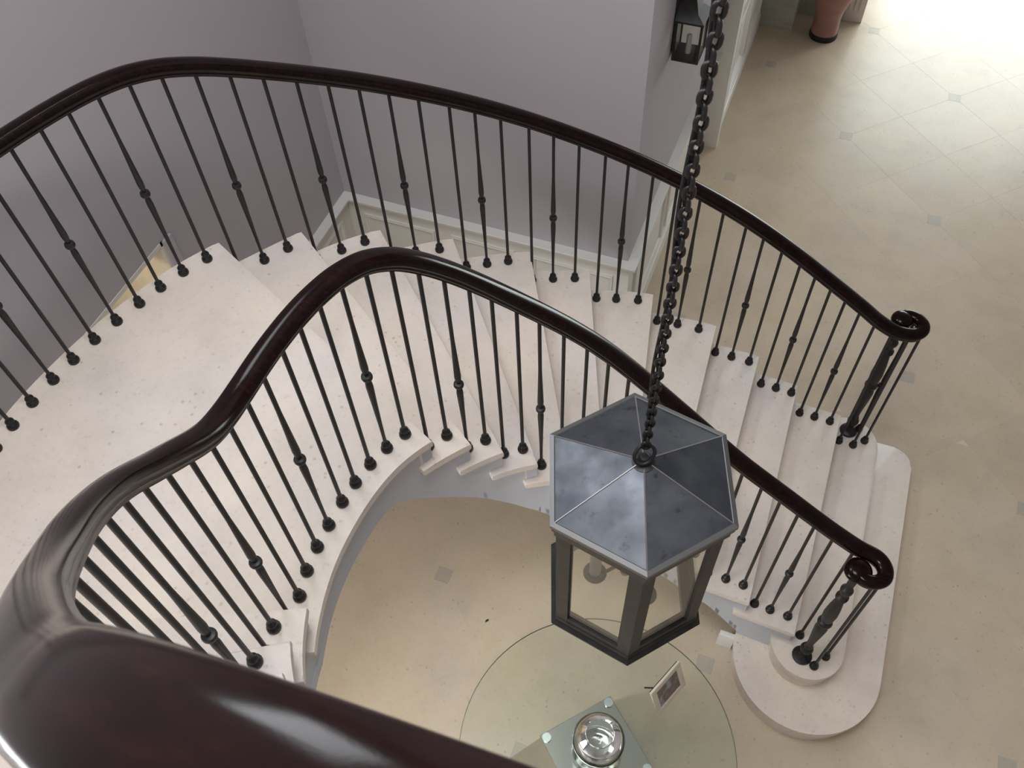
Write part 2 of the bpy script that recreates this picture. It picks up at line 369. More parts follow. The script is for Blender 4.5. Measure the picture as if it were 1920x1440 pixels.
bm = bmesh.new(); lathe(bm, [(0, 2.13), (0.10, 2.135), (0.12, 2.16), (0.12, 2.20)], 20, -3.55, 1.5)
tag(obj('ceiling_light', bm, 'lampglow', None, 40), 'round warm ceiling light inside the low room behind the stair', 'ceiling light')

# glazing of the hall opening, landing window and roof light
def window(name, axis_u, v0, v1, z0, z1, nv, nz):
    o = thing(name, None, None, (axis_u, (v0 + v1) / 2, z0), kind='structure')
    V = (v1 - v0) / 2; Hh = z1 - z0
    bm = bmesh.new(); box(bm, -0.03, 0.03, -V, V, 0, 0.06); box(bm, -0.03, 0.03, -V, V, Hh - 0.06, Hh); box(bm, -0.03, 0.03, -V, -V + 0.06, 0, Hh); box(bm, -0.03, 0.03, V - 0.06, V, 0, Hh); obj('window_frame', bm, 'white', o)
    for k in range(1, nv): bx('glazing_bar', (-0.02, 0.02, -V + 2 * V * k / nv - 0.015, -V + 2 * V * k / nv + 0.015, 0.06, Hh - 0.06), 'white', o)
    for k in range(1, nz): bx('glazing_bar', (-0.018, 0.018, -V + 0.06, V - 0.06, Hh * k / nz - 0.015, Hh * k / nz + 0.015), 'white', o)
    bx('pane', (-0.003, 0.003, -V + 0.05, V - 0.05, 0.05, Hh - 0.05), 'pane', o)
    return o
window('window_1', 0, -1.3, 1.3, 0.0, 3.1, 3, 3).location = (1.6, VF + 0.1, 0.05)
bpy.data.objects['window_1'].rotation_euler = (0, 0, math.radians(90))
window('window_2', UA - 0.1, -1.95, -0.35, 0.3, 2.4, 2, 3)
window('window_4', UA - 0.1, 1.5, 2.9, 5.05, 6.55, 2, 3)
rl = thing('window_3', None, None, (-0.6, 0.75, TOP + 0.1), kind='structure')
for k in range(4): bx('glazing_bar', (-0.95 + k * 0.62, -0.91 + k * 0.62, -0.95, 0.95, 0, 0.06), 'white', rl)
for v_ in (-0.95, 0.91): bx('glazing_bar', (-0.95, 0.95, v_, v_ + 0.04, 0, 0.06), 'white', rl)
bx('pane', (-0.94, 0.94, -0.94, 0.94, 0.06, 0.068), 'pane', rl)
terrace = bx('ground_terrace', (-6, 9, VF + 0.2, 20, -0.15, -0.02), 'paving'); tag(terrace, kind='structure')

# ------------------------------------------------------------------ staircase
# inner baluster line, bottom to top (u, v), measured on the treads
IN = [(0.690, 2.074), (0.588, 2.078), (0.412, 2.087), (0.230, 2.093), (0.05, 2.098), (-0.10, 2.100), (-0.28, 2.098), (-0.44, 2.078), (-0.60, 2.028), (-0.731, 1.962), (-0.803, 1.920), (-0.874, 1.868), (-0.930, 1.816), (-0.987, 1.755), (-1.040, 1.690), (-1.090, 1.620), (-1.140, 1.550), (-1.178, 1.470), (-1.206, 1.383), (-1.223, 1.292), (-1.233, 1.205), (-1.237, 1.100), (-1.236, 1.011), (-1.227, 0.917), (-1.206, 0.825), (-1.166, 0.658), (-1.096, 0.507), (-0.981, 0.373), (-0.835, 0.255), (-0.676, 0.166), (-0.510, 0.102), (-0.344, 0.053), (-0.180, 0.032), (0.05, 0.024), (0.35, 0.024), (0.75, 0.024), (1.25, 0.024)]
OUT = [(0.69, 3.368), (0.593, 3.368), (0.413, 3.371), (0.145, 3.380), (-0.159, 3.388), (-0.406, 3.385), (-0.646, 3.348), (-0.874, 3.285), (-1.110, 3.203), (-1.334, 3.104), (-1.532, 2.992), (-1.757, 2.856), (-1.946, 2.702), (-2.031, 2.612), (-2.110, 2.512), (-2.181, 2.409), (-2.250, 2.304), (-2.383, 2.105), (-2.440, 1.996), (-2.484, 1.883), (-2.520, 1.773), (-2.555, 1.655), (-2.583, 1.537), (-2.603, 1.417), (-2.619, 1.303), (-2.629, 1.181), (-2.631, 1.063), (-2.622, 0.956), (-2.60, 0.84), (-2.565, 0.72), (-2.52, 0.60), (-2.46, 0.47), (-2.39, 0.34), (-2.30, 0.20), (-2.20, 0.06), (-2.08, -0.08)]
# nosing lines: inner end, outer end (at the tread edges)
NI = {3: (0.647, 1.998), 4: (0.380, 2.010), 5: (0.115, 2.018), 6: (-0.105, 2.022), 7: (-0.285, 2.020), 8: (-0.435, 2.000), 9: (-0.585, 1.955), 10: (-0.722, 1.893), 11: (-0.839, 1.798), 12: (-0.943, 1.694), 13: (-1.043, 1.570), 14: (-1.109, 0.742), 15: (-1.051, 0.595)}
NO = {3: (0.647, 3.440), 4: (0.372, 3.446), 5: (0.110, 3.458), 6: (-0.198, 3.466), 7: (-0.571, 3.439), 8: (-0.928, 3.345), 9: (-1.263, 3.221), 10: (-1.604, 3.033), 11: (-1.903, 2.800), 12: (-2.165, 2.525), 13: (-2.401, 2.218)}
inV = [Vector((a, b, 0)) for a, b in IN]
inS = catmull(smooth_pts(inV, 2), 6)
outS = catmull(smooth_pts([Vector((a, b, 0)) for a, b in OUT], 1), 6)
in_edge = offset2(inS, 0.080)            # tread edge towards the well (left of upward travel is the well)
in_str = offset2(inS, 0.050)             # face of the string
out_edge = offset2(outS, -0.075)
out_str = offset2(outS, -0.045)
def nearest_i(path, p):
    return min(range(len(path)), key=lambda i: (path[i].x - p[0]) ** 2 + (path[i].y - p[1]) ** 2)
def walk(path, i0, d):
    i = i0; L = 0
    while i < len(path) - 1 and L < d: L += (path[i + 1] - path[i]).length; i += 1
    return i
def ray_hit(path, p, d, i0=0, i1=None):
    """index of the path point closest to the ray p + t d"""
    best = None
    for i in range(i0, i1 or len(path)):
        w_ = Vector((path[i].x - p[0], path[i].y - p[1])); t = w_.dot(d)
        if t < 0: continue
        e = (w_ - d * t).length
        if best is None or e < best[0]: best = (e, i)
    return best[1]
ie = {}; oe = {}
for k in range(3, 14): ie[k] = nearest_i(in_edge, NI[k]); oe[k] = nearest_i(out_edge, NO[k])
for k in (14, 15): ie[k] = nearest_i(in_edge, NI[k])
for k in range(16, 24): ie[k] = walk(in_edge, ie[k - 1], 0.142)
oe[14] = nearest_i(out_edge, (-2.63, 0.42))
last = len(out_edge) - 1
NOSE_DIR = {k: math.radians(204 + 7.5 * (k - 14)) for k in range(14, 24)}

stair = thing('staircase', 'pale limestone staircase curving up around the open well', 'staircase', (0.7, 2.7, 0))
def lp(p, z): return (p[0] - 0.7, p[1] - 2.7, z)
def shift(pts): return [(x - 0.7, y - 2.7) for x, y in pts]
SL = 0.040
def slab(name, pts, zt, bev=0.009):
    # drop near duplicate points
    q = []
    for p in pts:
        if not q or (Vector(p) - Vector(q[-1])).length > 0.004: q.append(p)
    bm = bmesh.new(); prism(bm, shift(q), zt - SL, zt, bev, 2)
    return obj(name, bm, 'tread', stair, 50)
def xy(v): return (v.x, v.y)
def riser(pa, pb, z0, z1, inset_a, inset_b, back, th=0.03):
    """upright stone under the nosing line pa(inner)-pb(outer)"""
    a = Vector(pa); b = Vector(pb); d = (b - a).normalized(); n = Vector((-d.y, d.x))   # n = up the stair (left of inner->outer)
    a2 = a + d * inset_a + n * back; b2 = b - d * inset_b + n * back
    bm = bmesh.new(); prism(bm, shift([xy2 for xy2 in (tuple(a2), tuple(b2), tuple(b2 + n * th), tuple(a2 + n * th))]), z0, z1)
    return obj('riser', bm, 'tread', stair)
def nose_pts(k):
    if k <= 13: return xy(in_edge[ie[k]]), xy(out_edge[oe[k]])
    a = in_edge[ie[k]]; d = NOSE_DIR[k]; L = 1.46 if k < 15 else 1.85  # upper treads run longer out of view, added length blocks window glare on rail
    return (a.x, a.y), (a.x + L * math.cos(d), a.y + L * math.sin(d))
for k in range(3, 23):
    z = RISE * k
    if k <= 12:
        ia, ib = ie[k], walk(in_edge, ie[k + 1], 0.055); oa, ob_ = oe[k], walk(out_edge, oe[k + 1], 0.05)
        pts = [xy(p) for p in in_edge[ia:ib + 1]] + [xy(p) for p in out_edge[oa:ob_ + 1][::-1]]
    elif k == 13:
        ib = walk(in_edge, ie[14], 0.085); ob_ = nearest_i(out_edge, nose_pts(14)[1])
        e14 = nose_pts(14)[1]; d14 = Vector((math.cos(NOSE_DIR[14]), math.sin(NOSE_DIR[14]))); nn = Vector((-d14.y, d14.x)) * 0.06
        pts = [xy(p) for p in in_edge[ie[13]:ib + 1]] + [(e14[0] + nn.x, e14[1] + nn.y)] + [xy(p) for p in out_edge[oe[13]:ob_][::-1]]
    else:
        ib = walk(in_edge, ie[k + 1], 0.055)
        e0 = nose_pts(k)[1]; e1 = nose_pts(k + 1)[1]; d1 = Vector((math.cos(NOSE_DIR[k + 1]), math.sin(NOSE_DIR[k + 1]))); nn = Vector((-d1.y, d1.x)) * 0.05
        pts = [xy(p) for p in in_edge[ie[k]:ib + 1]] + [(e1[0] + nn.x, e1[1] + nn.y), e0]
    slab('tread', pts, z)
    a, b = nose_pts(k)
    riser(a, b, z - RISE, z - SL, 0.035, 0.035, 0.022)
# two bottom steps with rounded curtail ends
def arc(cx, cy, r, a0, a1, n): return [(cx + r * math.cos(math.radians(a0 + (a1 - a0) * i / n)), cy + r * math.sin(math.radians(a0 + (a1 - a0) * i / n))) for i in range(n + 1)]
def bottom_step(k, nose, ci, ri, co, ro, back, low):
    z = RISE * k
    top = arc(*ci, ri, 180, 360, 22) + arc(*co, ro, 0, 180, 16)
    slab('tread', top, z, 0.014)
    body = arc(*ci, ri - 0.016, 180, 360, 22) + arc(*co, ro - 0.016, 0, 180, 16)
    bm = bmesh.new(); prism(bm, shift(body), z - RISE, z - SL); obj('riser', bm, 'tread', stair, 50)
bottom_step(2, 0.925, (0.740, 2.040), 0.190, (0.740, 3.385), 0.182, 0.5, 0)
slab('tread', arc(0.775, 2.02, 0.393, 180, 360, 30) + arc(1.045, 3.44, 0.12, 0, 90, 8) + [(0.382, 3.56)], RISE, 0.014)
bm = bmesh.new(); prism(bm, shift(arc(0.775, 2.02, 0.377, 180, 360, 30) + arc(1.045, 3.44, 0.104, 0, 90, 8) + [(0.398, 3.544)]), 0, RISE - SL); obj('riser', bm, 'tread', stair, 50)

# strings and soffit
def interp(tab, x):
    if x <= tab[0][0]: return tab[0][1]
    for (a, va), (b, vb) in zip(tab[:-1], tab[1:]):
        if x <= b: return va + (vb - va) * (x - a) / (b - a)
    return tab[-1][1]
LOW = [(3, 0.0), (3.5, 0.02), (4, 0.20), (4.7, 0.385), (10, 1.15), (13, 1.645), (13.3, 1.885), (14.3, 1.885), (15, 1.975), (23, 3.29)]
TOPZ = [(3, 0.44), (13, 12.0 * RISE - 0.03 + RISE * 0), (13.0001, 13 * RISE - SL), (14, 13 * RISE - SL), (23, 22 * RISE - SL)]
def tau_of(i, idx):
    ks = sorted(idx)
    for k in ks[:-1]:
        if idx[k] <= i <= idx[k + 1]: return k + (i - idx[k]) / max(1, idx[k + 1] - idx[k])
    return ks[0] if i < idx[ks[0]] else ks[-1]
def string_top(tau):
    k = math.floor(tau + 1e-6); return k * RISE - SL + 0.003
def string_wall(name, path, idx, i0, i1, th):
    bm = bmesh.new(); prev = None
    inner = path; outer_ = offset2(path, th)
    for i in range(i0, i1 + 1):
        tau = tau_of(i, idx); lo = interp(LOW, tau)
        for hi in ([string_top(tau)] if (abs(tau - round(tau)) > 1e-6 or i == i0) else [string_top(tau - 0.5), string_top(tau)]):
            hi = max(hi, lo + 0.02)
            ring = [bm.verts.new(lp(path[i], lo)), bm.verts.new(lp(path[i], hi)), bm.verts.new(lp(outer_[i], hi)), bm.verts.new(lp(outer_[i], lo))]
            if prev:
                for a in range(4): bm.faces.new((prev[a], prev[(a + 1) % 4], ring[(a + 1) % 4], ring[a]))
            else: bm.faces.new(ring)
            prev = ring
    bm.faces.new(prev[::-1]); return obj(name, bm, 'string', stair)
string_wall('string', in_str, ie, ie[3], ie[22], -0.06)
oe2 = dict(oe); oe2[14] = nearest_i(out_edge, nose_pts(14)[1])
string_wall('string', out_str, oe2, oe2[3], oe2[14] - 1, 0.06)
bm = bmesh.new(); prev = None
for j in range(0, 121):
    tau = 3.5 + (14 - 3.5) * j / 120
    def at(idx, path):
        k = min(13, math.floor(tau)); fidx = idx[k] + (idx[k + 1] - idx[k]) * (tau - k); i = int(fidx); fr = fidx - i
        return path[i].lerp(path[min(i + 1, len(path) - 1)], fr)
    lo = interp(LOW, tau) + 0.004; a = at(ie, in_str); b = at(oe2, out_str)
    ring = [bm.verts.new(lp(a, lo)), bm.verts.new(lp(b, lo)), bm.verts.new(lp(b, lo + 0.05)), bm.verts.new(lp(a, lo + 0.05))]
    if prev:
        for q in range(4): bm.faces.new((prev[q], prev[(q + 1) % 4], ring[(q + 1) % 4], ring[q]))
    else: bm.faces.new(ring)
    prev = ring
bm.faces.new(prev[::-1]); obj('soffit', bm, 'string', stair, 30)
# soffit of the upper flight
bm = bmesh.new(); prev = None
for k in range(14, 24):
    a, b = nose_pts(k); lo = interp(LOW, k) + 0.004; a = in_str[ie[k]]
    ring = [bm.verts.new(lp(a, lo)), bm.verts.new(lp(b, lo)), bm.verts.new(lp(b, lo + 0.05)), bm.verts.new(lp(a, lo + 0.05))]
    if prev:
        for q in range(4): bm.faces.new((prev[q], prev[(q + 1) % 4], ring[(q + 1) % 4], ring[q]))
    else: bm.faces.new(ring)
    prev = ring
bm.faces.new(prev[::-1]); obj('soffit', bm, 'string', stair, 30)
# skirting stub where the string meets the floor
bm = bmesh.new(); prism(bm, shift([(0.30, 2.0), (0.385, 2.0), (0.385, 2.03), (0.30, 2.03)]), 0, 0.16, 0.004); obj('skirting', bm, 'white', stair, 40)
# gallery slab the stair arrives at
gz = 23 * RISE
a23, b23 = nose_pts(23)
bm = bmesh.new(); prism(bm, [(a23[0], 0.085), (UR, 0.085), (UR, VN), (b23[0], VN)], gz - 0.30, gz); tag(obj('floor_gallery', bm, 'tread'), kind='structure')
# unseen upper floor over hall and stair foot, added to block the skylight
walls('ceiling_hall_shading', [(UC, UR, VB + 0.12, VF, gz - 0.32, gz), (1.40, UR, 0.085, VB + 0.12, gz - 0.32, gz)], 'wall')

# ------------------------------------------------------------------ balustrades
HP = [(0.024, 0.0), (0.026, 0.010), (0.0305, 0.014), (0.0295, 0.019), (0.0320, 0.024), (0.0375, 0.029), (0.0390, 0.037), (0.0365, 0.047), (0.0290, 0.055), (0.0160, 0.0597), (0.0, 0.061)]
HP = HP + [(-x, y) for x, y in HP[-2::-1]]
def foot_mesh():
    bm = bmesh.new(); lathe(bm, [(0.0, 0), (0.0215, 0.0), (0.0240, 0.008), (0.0235, 0.016), (0.0190, 0.023), (0.0150, 0.027), (0.0150, 0.030), (0.0178, 0.035), (0.0175, 0.042), (0.0125, 0.049), (0.0095, 0.053), (0, 0.053)], 16)
    bmesh.ops.recalc_face_normals(bm, faces=bm.faces)
    me = bpy.data.meshes.new('baluster_foot'); bm.to_mesh(me); bm.free()
    for p in me.polygons: p.use_smooth = True
    me.set_sharp_from_angle(angle=math.radians(35)); me.materials.append(M['iron']); return me
def knob_mesh():
    bm = bmesh.new(); lathe(bm, [(0.010, -0.013), (0.0185, -0.010), (0.0205, -0.003), (0.0205, 0.003), (0.0185, 0.010), (0.010, 0.013)], 16)
    bmesh.ops.recalc_face_normals(bm, faces=bm.faces)
    me = bpy.data.meshes.new('baluster_knob'); bm.to_mesh(me); bm.free()
    for p in me.polygons: p.use_smooth = True
    me.set_sharp_from_angle(angle=math.radians(50)); me.materials.append(M['iron']); return me
FOOT, KNOB = foot_mesh(), knob_mesh()
def baluster(parent, u, v, z0, z1, knob=False, kh=0.475):
    bm = bmesh.new(); L = z1 - z0 + 0.006; r = 0.0079
    if knob:
        k = kh
        lathe(bm, [(r, 0), (0.0070, 0.10), (0.0078, 0.18), (0.0105, k - 0.17), (0.0138, k - 0.055), (0.0125, k - 0.035), (0.0085, k - 0.018), (0.0085, k + 0.018), (0.0125, k + 0.035), (0.0138, k + 0.055), (0.0105, k + 0.17), (0.0078, k + 0.28), (r, k + 0.36), (r, L)], 10)
    else: lathe(bm, [(r, 0), (r, L)], 10)
    b = obj('baluster', bm, 'iron', parent, 50, (u, v, z0))
    o = link('baluster_foot', FOOT, b)
    if knob: link('baluster_knob', KNOB, b, (0, 0, kh))
    return b
def newel(parent, u, v, z0, z1):
    bm = bmesh.new(); L = z1 - z0
    prof = [(0, 0), (0.050, 0), (0.053, 0.008), (0.050, 0.016), (0.036, 0.022), (0.022, 0.034), (0.018, 0.055), (0.020, 0.085), (0.031, 0.100), (0.034, 0.118), (0.030, 0.134), (0.020, 0.146), (0.024, 0.156), (0.020, 0.168), (0.017, 0.19),
            (0.021, 0.26), (0.029, 0.36), (0.032, 0.42), (0.028, 0.455), (0.024, 0.470), (0.035, 0.482), (0.037, 0.495), (0.033, 0.508), (0.025, 0.518), (0.030, 0.54), (0.034, 0.60), (0.030, 0.68), (0.023, 0.75), (0.019, 0.79), (0.030, 0.800), (0.030, 0.815), (0.019, 0.828), (0.019, 0.86), (0.028, 0.872), (0.030, 0.890), (0.024, 0.905), (0.017, 0.92), (0.019, 0.98), (0.019, L)]
    lathe(bm, prof, 20)
    return obj('newel_post', bm, 'iron', parent, 45, (u, v, z0))

ZR = 0.02
def make_handrail(name, path, parent, vol_scale=None):
    bm = bmesh.new(); sweep(bm, path, HP, vol_scale); return obj(name, bm, 'wood', parent, 38)
# --- outer balustrade
ob_root = thing('balustrade', 'outer iron balustrade with dark wood handrail along the wall side of the stair', 'balustrade', (0.73, 3.4, 2 * RISE))
def rel(root, p): return (p[0] - root.location.x, p[1] - root.location.y, p[2] - root.location.z)
OB = [(0.593, 3.368, 3, 1.406, 0), (0.501, 3.370, 3, 1.468, 1), (0.413, 3.369, 3, 1.532, 0), (0.326, 3.374, 4, 1.579, 0), (0.234, 3.377, 4, 1.637, 1), (0.145, 3.379, 4, 1.697, 0), (0.042, 3.386, 5, 1.750, 0), (-0.062, 3.388, 5, 1.808, 1), (-0.159, 3.388, 5, 1.862, 0), (-0.282, 3.391, 6, 1.912, 0), (-0.406, 3.386, 6, 1.968, 1), (-0.525, 3.371, 6, 2.025, 0), (-0.646, 3.346, 7, 2.087, 0), (-0.766, 3.315, 7, 2.145, 1), (-0.874, 3.284, 7, 2.202, 0), (-0.996, 3.246, 8, 2.257, 0), (-1.110, 3.203, 8, 2.316, 1), (-1.216, 3.157, 8, 2.373, 0), (-1.334, 3.104, 9, 2.429, 0), (-1.435, 3.047, 9, 2.484, 1), (-1.532, 2.990, 9, 2.537, 0), (-1.645, 2.922, 10, 2.592, 0), (-1.752, 2.858, 10, 2.642, 1), (-1.850, 2.785, 10, 2.696, 0), (-1.946, 2.706, 11, 2.748, 0), (-2.031, 2.614, 11, 2.808, 1), (-2.110, 2.512, 11, 2.873, 0), (-2.181, 2.409, 12, 2.941, 0), (-2.250, 2.304, 12, 3.004, 1), (-2.320, 2.205, 12, 3.055, 0), (-2.383, 2.103, 13, 3.077, 0), (-2.440, 1.996, 13, 3.081, 1), (-2.484, 1.883, 13, 3.081, 0), (-2.520, 1.773, 13, 3.081, 0), (-2.555, 1.655, 13, 3.081, 1), (-2.583, 1.537, 13, 3.081, 0), (-2.603, 1.417, 13, 3.081, 0), (-2.619, 1.303, 13, 3.081, 1), (-2.629, 1.181, 13, 3.081, 0), (-2.631, 1.063, 13, 3.081, 0), (-2.624, 0.952, 13, 3.081, 1), (-2.60, 0.84, 13, 3.081, 0), (-2.565, 0.725, 13, 3.09, 0), (-2.52, 0.61, 13, 3.12, 1)]
VZ = 1.372
vol_o = [(0.715, 3.462, VZ), (0.742, 3.500, VZ), (0.790, 3.496, VZ), (0.825, 3.462, VZ), (0.825, 3.415, VZ), (0.785, 3.376, VZ + 0.002), (0.700, 3.362, VZ + 0.012)]
op = smooth_pts([Vector((u, v, z + ZR)) for u, v, k, z, _ in OB], 2)
op = [Vector(p) for p in vol_o] + op + [Vector((-2.46, 0.48, 3.20)), Vector((-2.39, 0.34, 3.29)), Vector((-2.30, 0.20, 3.38)), Vector((-2.20, 0.06, 3.47))]
opath = catmull(op, 6)
osc = [min(1.0, 0.72 + 0.28 * i / 36) for i in range(len(opath))]
def relpath(root, path): return [p - root.location for p in path]
make_handrail('handrail', relpath(ob_root, opath), ob_root, osc)
def cap(root, u, v, z, r):
    bm = bmesh.new(); lathe(bm, [(0, 0), (r * 0.72, 0), (r * 0.80, 0.010), (r * 0.92, 0.016), (r, 0.028), (r * 0.98, 0.042), (r * 0.86, 0.053), (r * 0.62, 0.060), (r * 0.5, 0.0635), (0, 0.066)], 28)
    return obj('volute_cap', bm, 'wood', root, 40, rel(root, (u, v, z)))
cap(ob_root, 0.722, 3.464, VZ, 0.055)
def zu(path, u, v): return path[nearest_i(path, (u, v))].z
for u, v, k, z, kn in OB: baluster(ob_root, *rel(ob_root, (u, v, k * RISE)), zu(opath, u, v) - ob_root.location.z + 0.004, bool(kn))
for u, v, kn in ((0.835, 3.419, 0), (0.774, 3.365, 0), (0.689, 3.367, 0), (0.790, 3.494, 1)): baluster(ob_root, *rel(ob_root, (u, v, 2 * RISE)), VZ - ob_root.location.z + 0.01, bool(kn))
newel(ob_root, *rel(ob_root, (0.732, 3.465, 2 * RISE)), VZ - ob_root.location.z + 0.01)
# --- inner balustrade
ib_root = thing('balustrade', 'inner iron balustrade and dark polished handrail sweeping around the well into the foreground', 'balustrade', (0.73, 2.0, 2 * RISE))
IB = [(0.588, 2.077, 3, 1.423, 0), (0.495, 2.081, 3, 1.477, 1), (0.412, 2.086, 3, 1.529, 0), (0.322, 2.090, 4, 1.587, 0), (0.230, 2.093, 4, 1.646, 1)]
hidden = [(0.135, 2.096, 4, 1.706), (0.045, 2.098, 5, 1.773), (-0.045, 2.100, 5, 1.850), (-0.135, 2.101, 6, 1.925), (-0.225, 2.100, 6, 2.002), (-0.312, 2.095, 7, 2.083), (-0.400, 2.083, 7, 2.170), (-0.484, 2.067, 8, 2.258), (-0.566, 2.040, 8, 2.345), (-0.650, 2.005, 9, 2.435)]
IB += [(a, b, c, d, 1 if i in (2, 6) else 0) for i, (a, b, c, d) in enumerate(hidden)]
IB += [(-0.731, 1.960, 9, 2.524, 1), (-0.803, 1.920, 10, 2.604, 0), (-0.874, 1.868, 10, 2.693, 0), (-0.930, 1.815, 11, 2.782, 0), (-0.987, 1.753, 11, 2.875, 1), (-1.040, 1.690, 12, 2.957, 0), (-1.090, 1.618, 12, 3.036, 0), (-1.140, 1.552, 13, 3.074, 0), (-1.179, 1.470, 13, 3.080, 1), (-1.207, 1.383, 13, 3.080, 0), (-1.224, 1.292, 13, 3.079, 0), (-1.234, 1.203, 13, 3.077, 0), (-1.237, 1.102, 13, 3.077, 1), (-1.236, 1.011, 13, 3.077, 0), (-1.227, 0.917, 13, 3.082, 0), (-1.206, 0.825, 13, 3.134, 0), (-1.190, 0.742, 13, 3.212, 1), (-1.166, 0.658, 14, 3.290, 0), (-1.134, 0.578, 14, 3.378, 0), (-1.096, 0.507, 15, 3.470, 0)]
vol_i = [(0.712, 1.978, VZ), (0.740, 1.945, VZ), (0.788, 1.942, VZ), (0.824, 1.972, VZ), (0.822, 2.020, VZ), (0.782, 2.060, VZ + 0.003), (0.690, 2.074, VZ + 0.016)]
ip = smooth_pts([Vector((u, v, z + ZR)) for u, v, k, z, _ in IB], 1)
GALZ = 4.734
tail = catmull([(-1.227, 0.917, 3.105), (-1.206, 0.825, 3.155), (-1.166, 0.658, 3.31), (-1.096, 0.507, 3.49), (-0.981, 0.373, 3.678), (-0.835, 0.255, 3.872), (-0.676, 0.166, 4.076), (-0.510, 0.102, 4.282), (-0.344, 0.053, 4.479), (-0.180, 0.032, 4.652), (0.05, 0.024, GALZ), (0.35, 0.024, GALZ)], 3)
cut = next(k_ for k_, b_ in enumerate(IB) if abs(b_[0] + 1.206) < 1e-6)
ip = [Vector(p) for p in vol_i] + ip[:cut] + tail[3:] + [Vector(p) for p in ((0.75, 0.024, GALZ), (1.25, 0.024, GALZ), (2.2, 0.024, GALZ), (UR, 0.024, GALZ))]
ipath = catmull(ip, 10)
arcl = [0.0]
for a, b in zip(ipath[:-1], ipath[1:]): arcl.append(arcl[-1] + math.hypot(b.x - a.x, b.y - a.y))
knee = nearest_i(ipath, (-1.208, 0.835)); eased = {}
for a in range(len(ipath)):             # ease the knee where the level landing rail starts to climb again
    if abs(arcl[a] - arcl[knee]) < 0.22:
        ws = zs = 0
        for b in range(max(0, a - 60), min(len(ipath), a + 61)):
            d_ = arcl[b] - arcl[a]; w_ = math.exp(-(d_ / 0.06) ** 2) * (arcl[min(b + 1, len(ipath) - 1)] - arcl[b - 1]); ws += w_; zs += w_ * ipath[b].z
        t_ = max(0.0, 1 - (abs(arcl[a] - arcl[knee]) / 0.22) ** 3)
        eased[a] = ipath[a].z * (1 - t_) + zs / ws * t_
for a, z in eased.items(): ipath[a].z = z
isc = [min(1.0, 0.72 + 0.28 * i / 60) for i in range(len(ipath))]
make_handrail('handrail', relpath(ib_root, ipath), ib_root, isc)
cap(ib_root, 0.717, 1.975, VZ, 0.060)
for u, v, k, z, kn in IB: baluster(ib_root, *rel(ib_root, (u, v, k * RISE)), zu(ipath, u, v) - ib_root.location.z + 0.004, bool(kn))
for u, v, kn in ((0.837, 2.001, 0), (0.789, 1.930, 0), (0.690, 2.070, 0)): baluster(ib_root, *rel(ib_root, (u, v, 2 * RISE)), VZ - ib_root.location.z + 0.01, bool(kn))
newel(ib_root, *rel(ib_root, (0.721, 1.966, 2 * RISE)), VZ - ib_root.location.z + 0.01)
# upper balusters, from the fifteenth tread to the gallery
iu = nearest_i(ipath, (-1.096, 0.507)); acc = 0; cnt = 0
for i in range(iu, len(ipath) - 1):
    acc += (Vector((ipath[i + 1].x, ipath[i + 1].y)) - Vector((ipath[i].x, ipath[i].y))).length
    if acc >= 0.088:
        acc = 0; cnt += 1; p = ipath[i + 1]
        if p.x > 1.2: break
        j = nearest_i(in_edge, (p.x, p.y)); k = min(23, math.floor(tau_of(j, ie) + 1e-6)) if p.x < -0.05 else 23
        baluster(ib_root, *rel(ib_root, (p.x, p.y, k * RISE)), p.z - ib_root.location.z + 0.004, cnt % 4 == 1)

# ------------------------------------------------------------------ hanging lantern and chain
LC = (-0.144, 1.042); EZ = 3.247; ROT = math.radians(-10.5)
lan = thing('hanging_lantern', 'six-sided grey metal lantern with glass sides hanging on a chain in the well', 'lantern', (LC[0], LC[1], EZ - 0.61))
BZ = 0.61                                  # eave height above the lantern base
def hexp(r, z): return [Vector((r * math.cos(ROT + PI / 3 * i), r * math.sin(ROT + PI / 3 * i), z)) for i in range(6)]
RE = 0.243; AP = BZ + 0.082
top_in = hexp(0.020, AP); eave = hexp(RE - 0.012, BZ + 0.006)
for i in range(6):
    j = (i + 1) % 6; bm = bmesh.new()
    q = [eave[i], eave[j], top_in[j], top_in[i]]; lo = [v - Vector((0, 0, 0.004)) for v in q]
    A = [bm.verts.new(v) for v in q]; B = [bm.verts.new(v) for v in lo]
    bm.faces.new(A); bm.faces.new(B[::-1])
    for a in range(4): bm.faces.new((A[a], B[a], B[(a + 1) % 4], A[(a + 1) % 4]))
    obj('roof_panel', bm, 'zinc', lan)
    bm = bmesh.new(); tube(bm, [eave[i] + Vector((0, 0, 0.0005)), top_in[i] + Vector((0, 0, 0.0005))], 0.0018, 6); obj('roof_seam', bm, 'seam', lan)
def hex_ring(name, prof, m):
    """closed profile (r, z) revolved in six flats"""
    bm = bmesh.new(); rings = [hexp(r, z) for r, z in prof]; vs = [[bm.verts.new(v) for v in rg] for rg in rings]; n = len(prof)
    for a in range(n):
        b = (a + 1) % n
        for i in range(6): bm.faces.new((vs[a][i], vs[a][(i + 1) % 6], vs[b][(i + 1) % 6], vs[b][i]))
    return obj(name, bm, m, lan)
hex_ring('roof_rim', [(RE - 0.016, BZ - 0.004), (RE, BZ - 0.008), (RE, BZ + 0.004), (RE - 0.012, BZ + 0.0085), (RE - 0.016, BZ + 0.006)], 'rim')
hex_ring('cornice', [(0.19, BZ - 0.006), (0.2385, BZ - 0.008), (0.2385, BZ - 0.026), (0.232, BZ - 0.028), (0.232, BZ - 0.056), (0.19, BZ - 0.056)], 'iron')
hex_ring('base_rim', [(0.182, 0.0), (0.236, 0.0), (0.238, 0.010), (0.226, 0.016), (0.224, 0.036), (0.182, 0.036)], 'lframe')
body = hexp(0.222, 0)
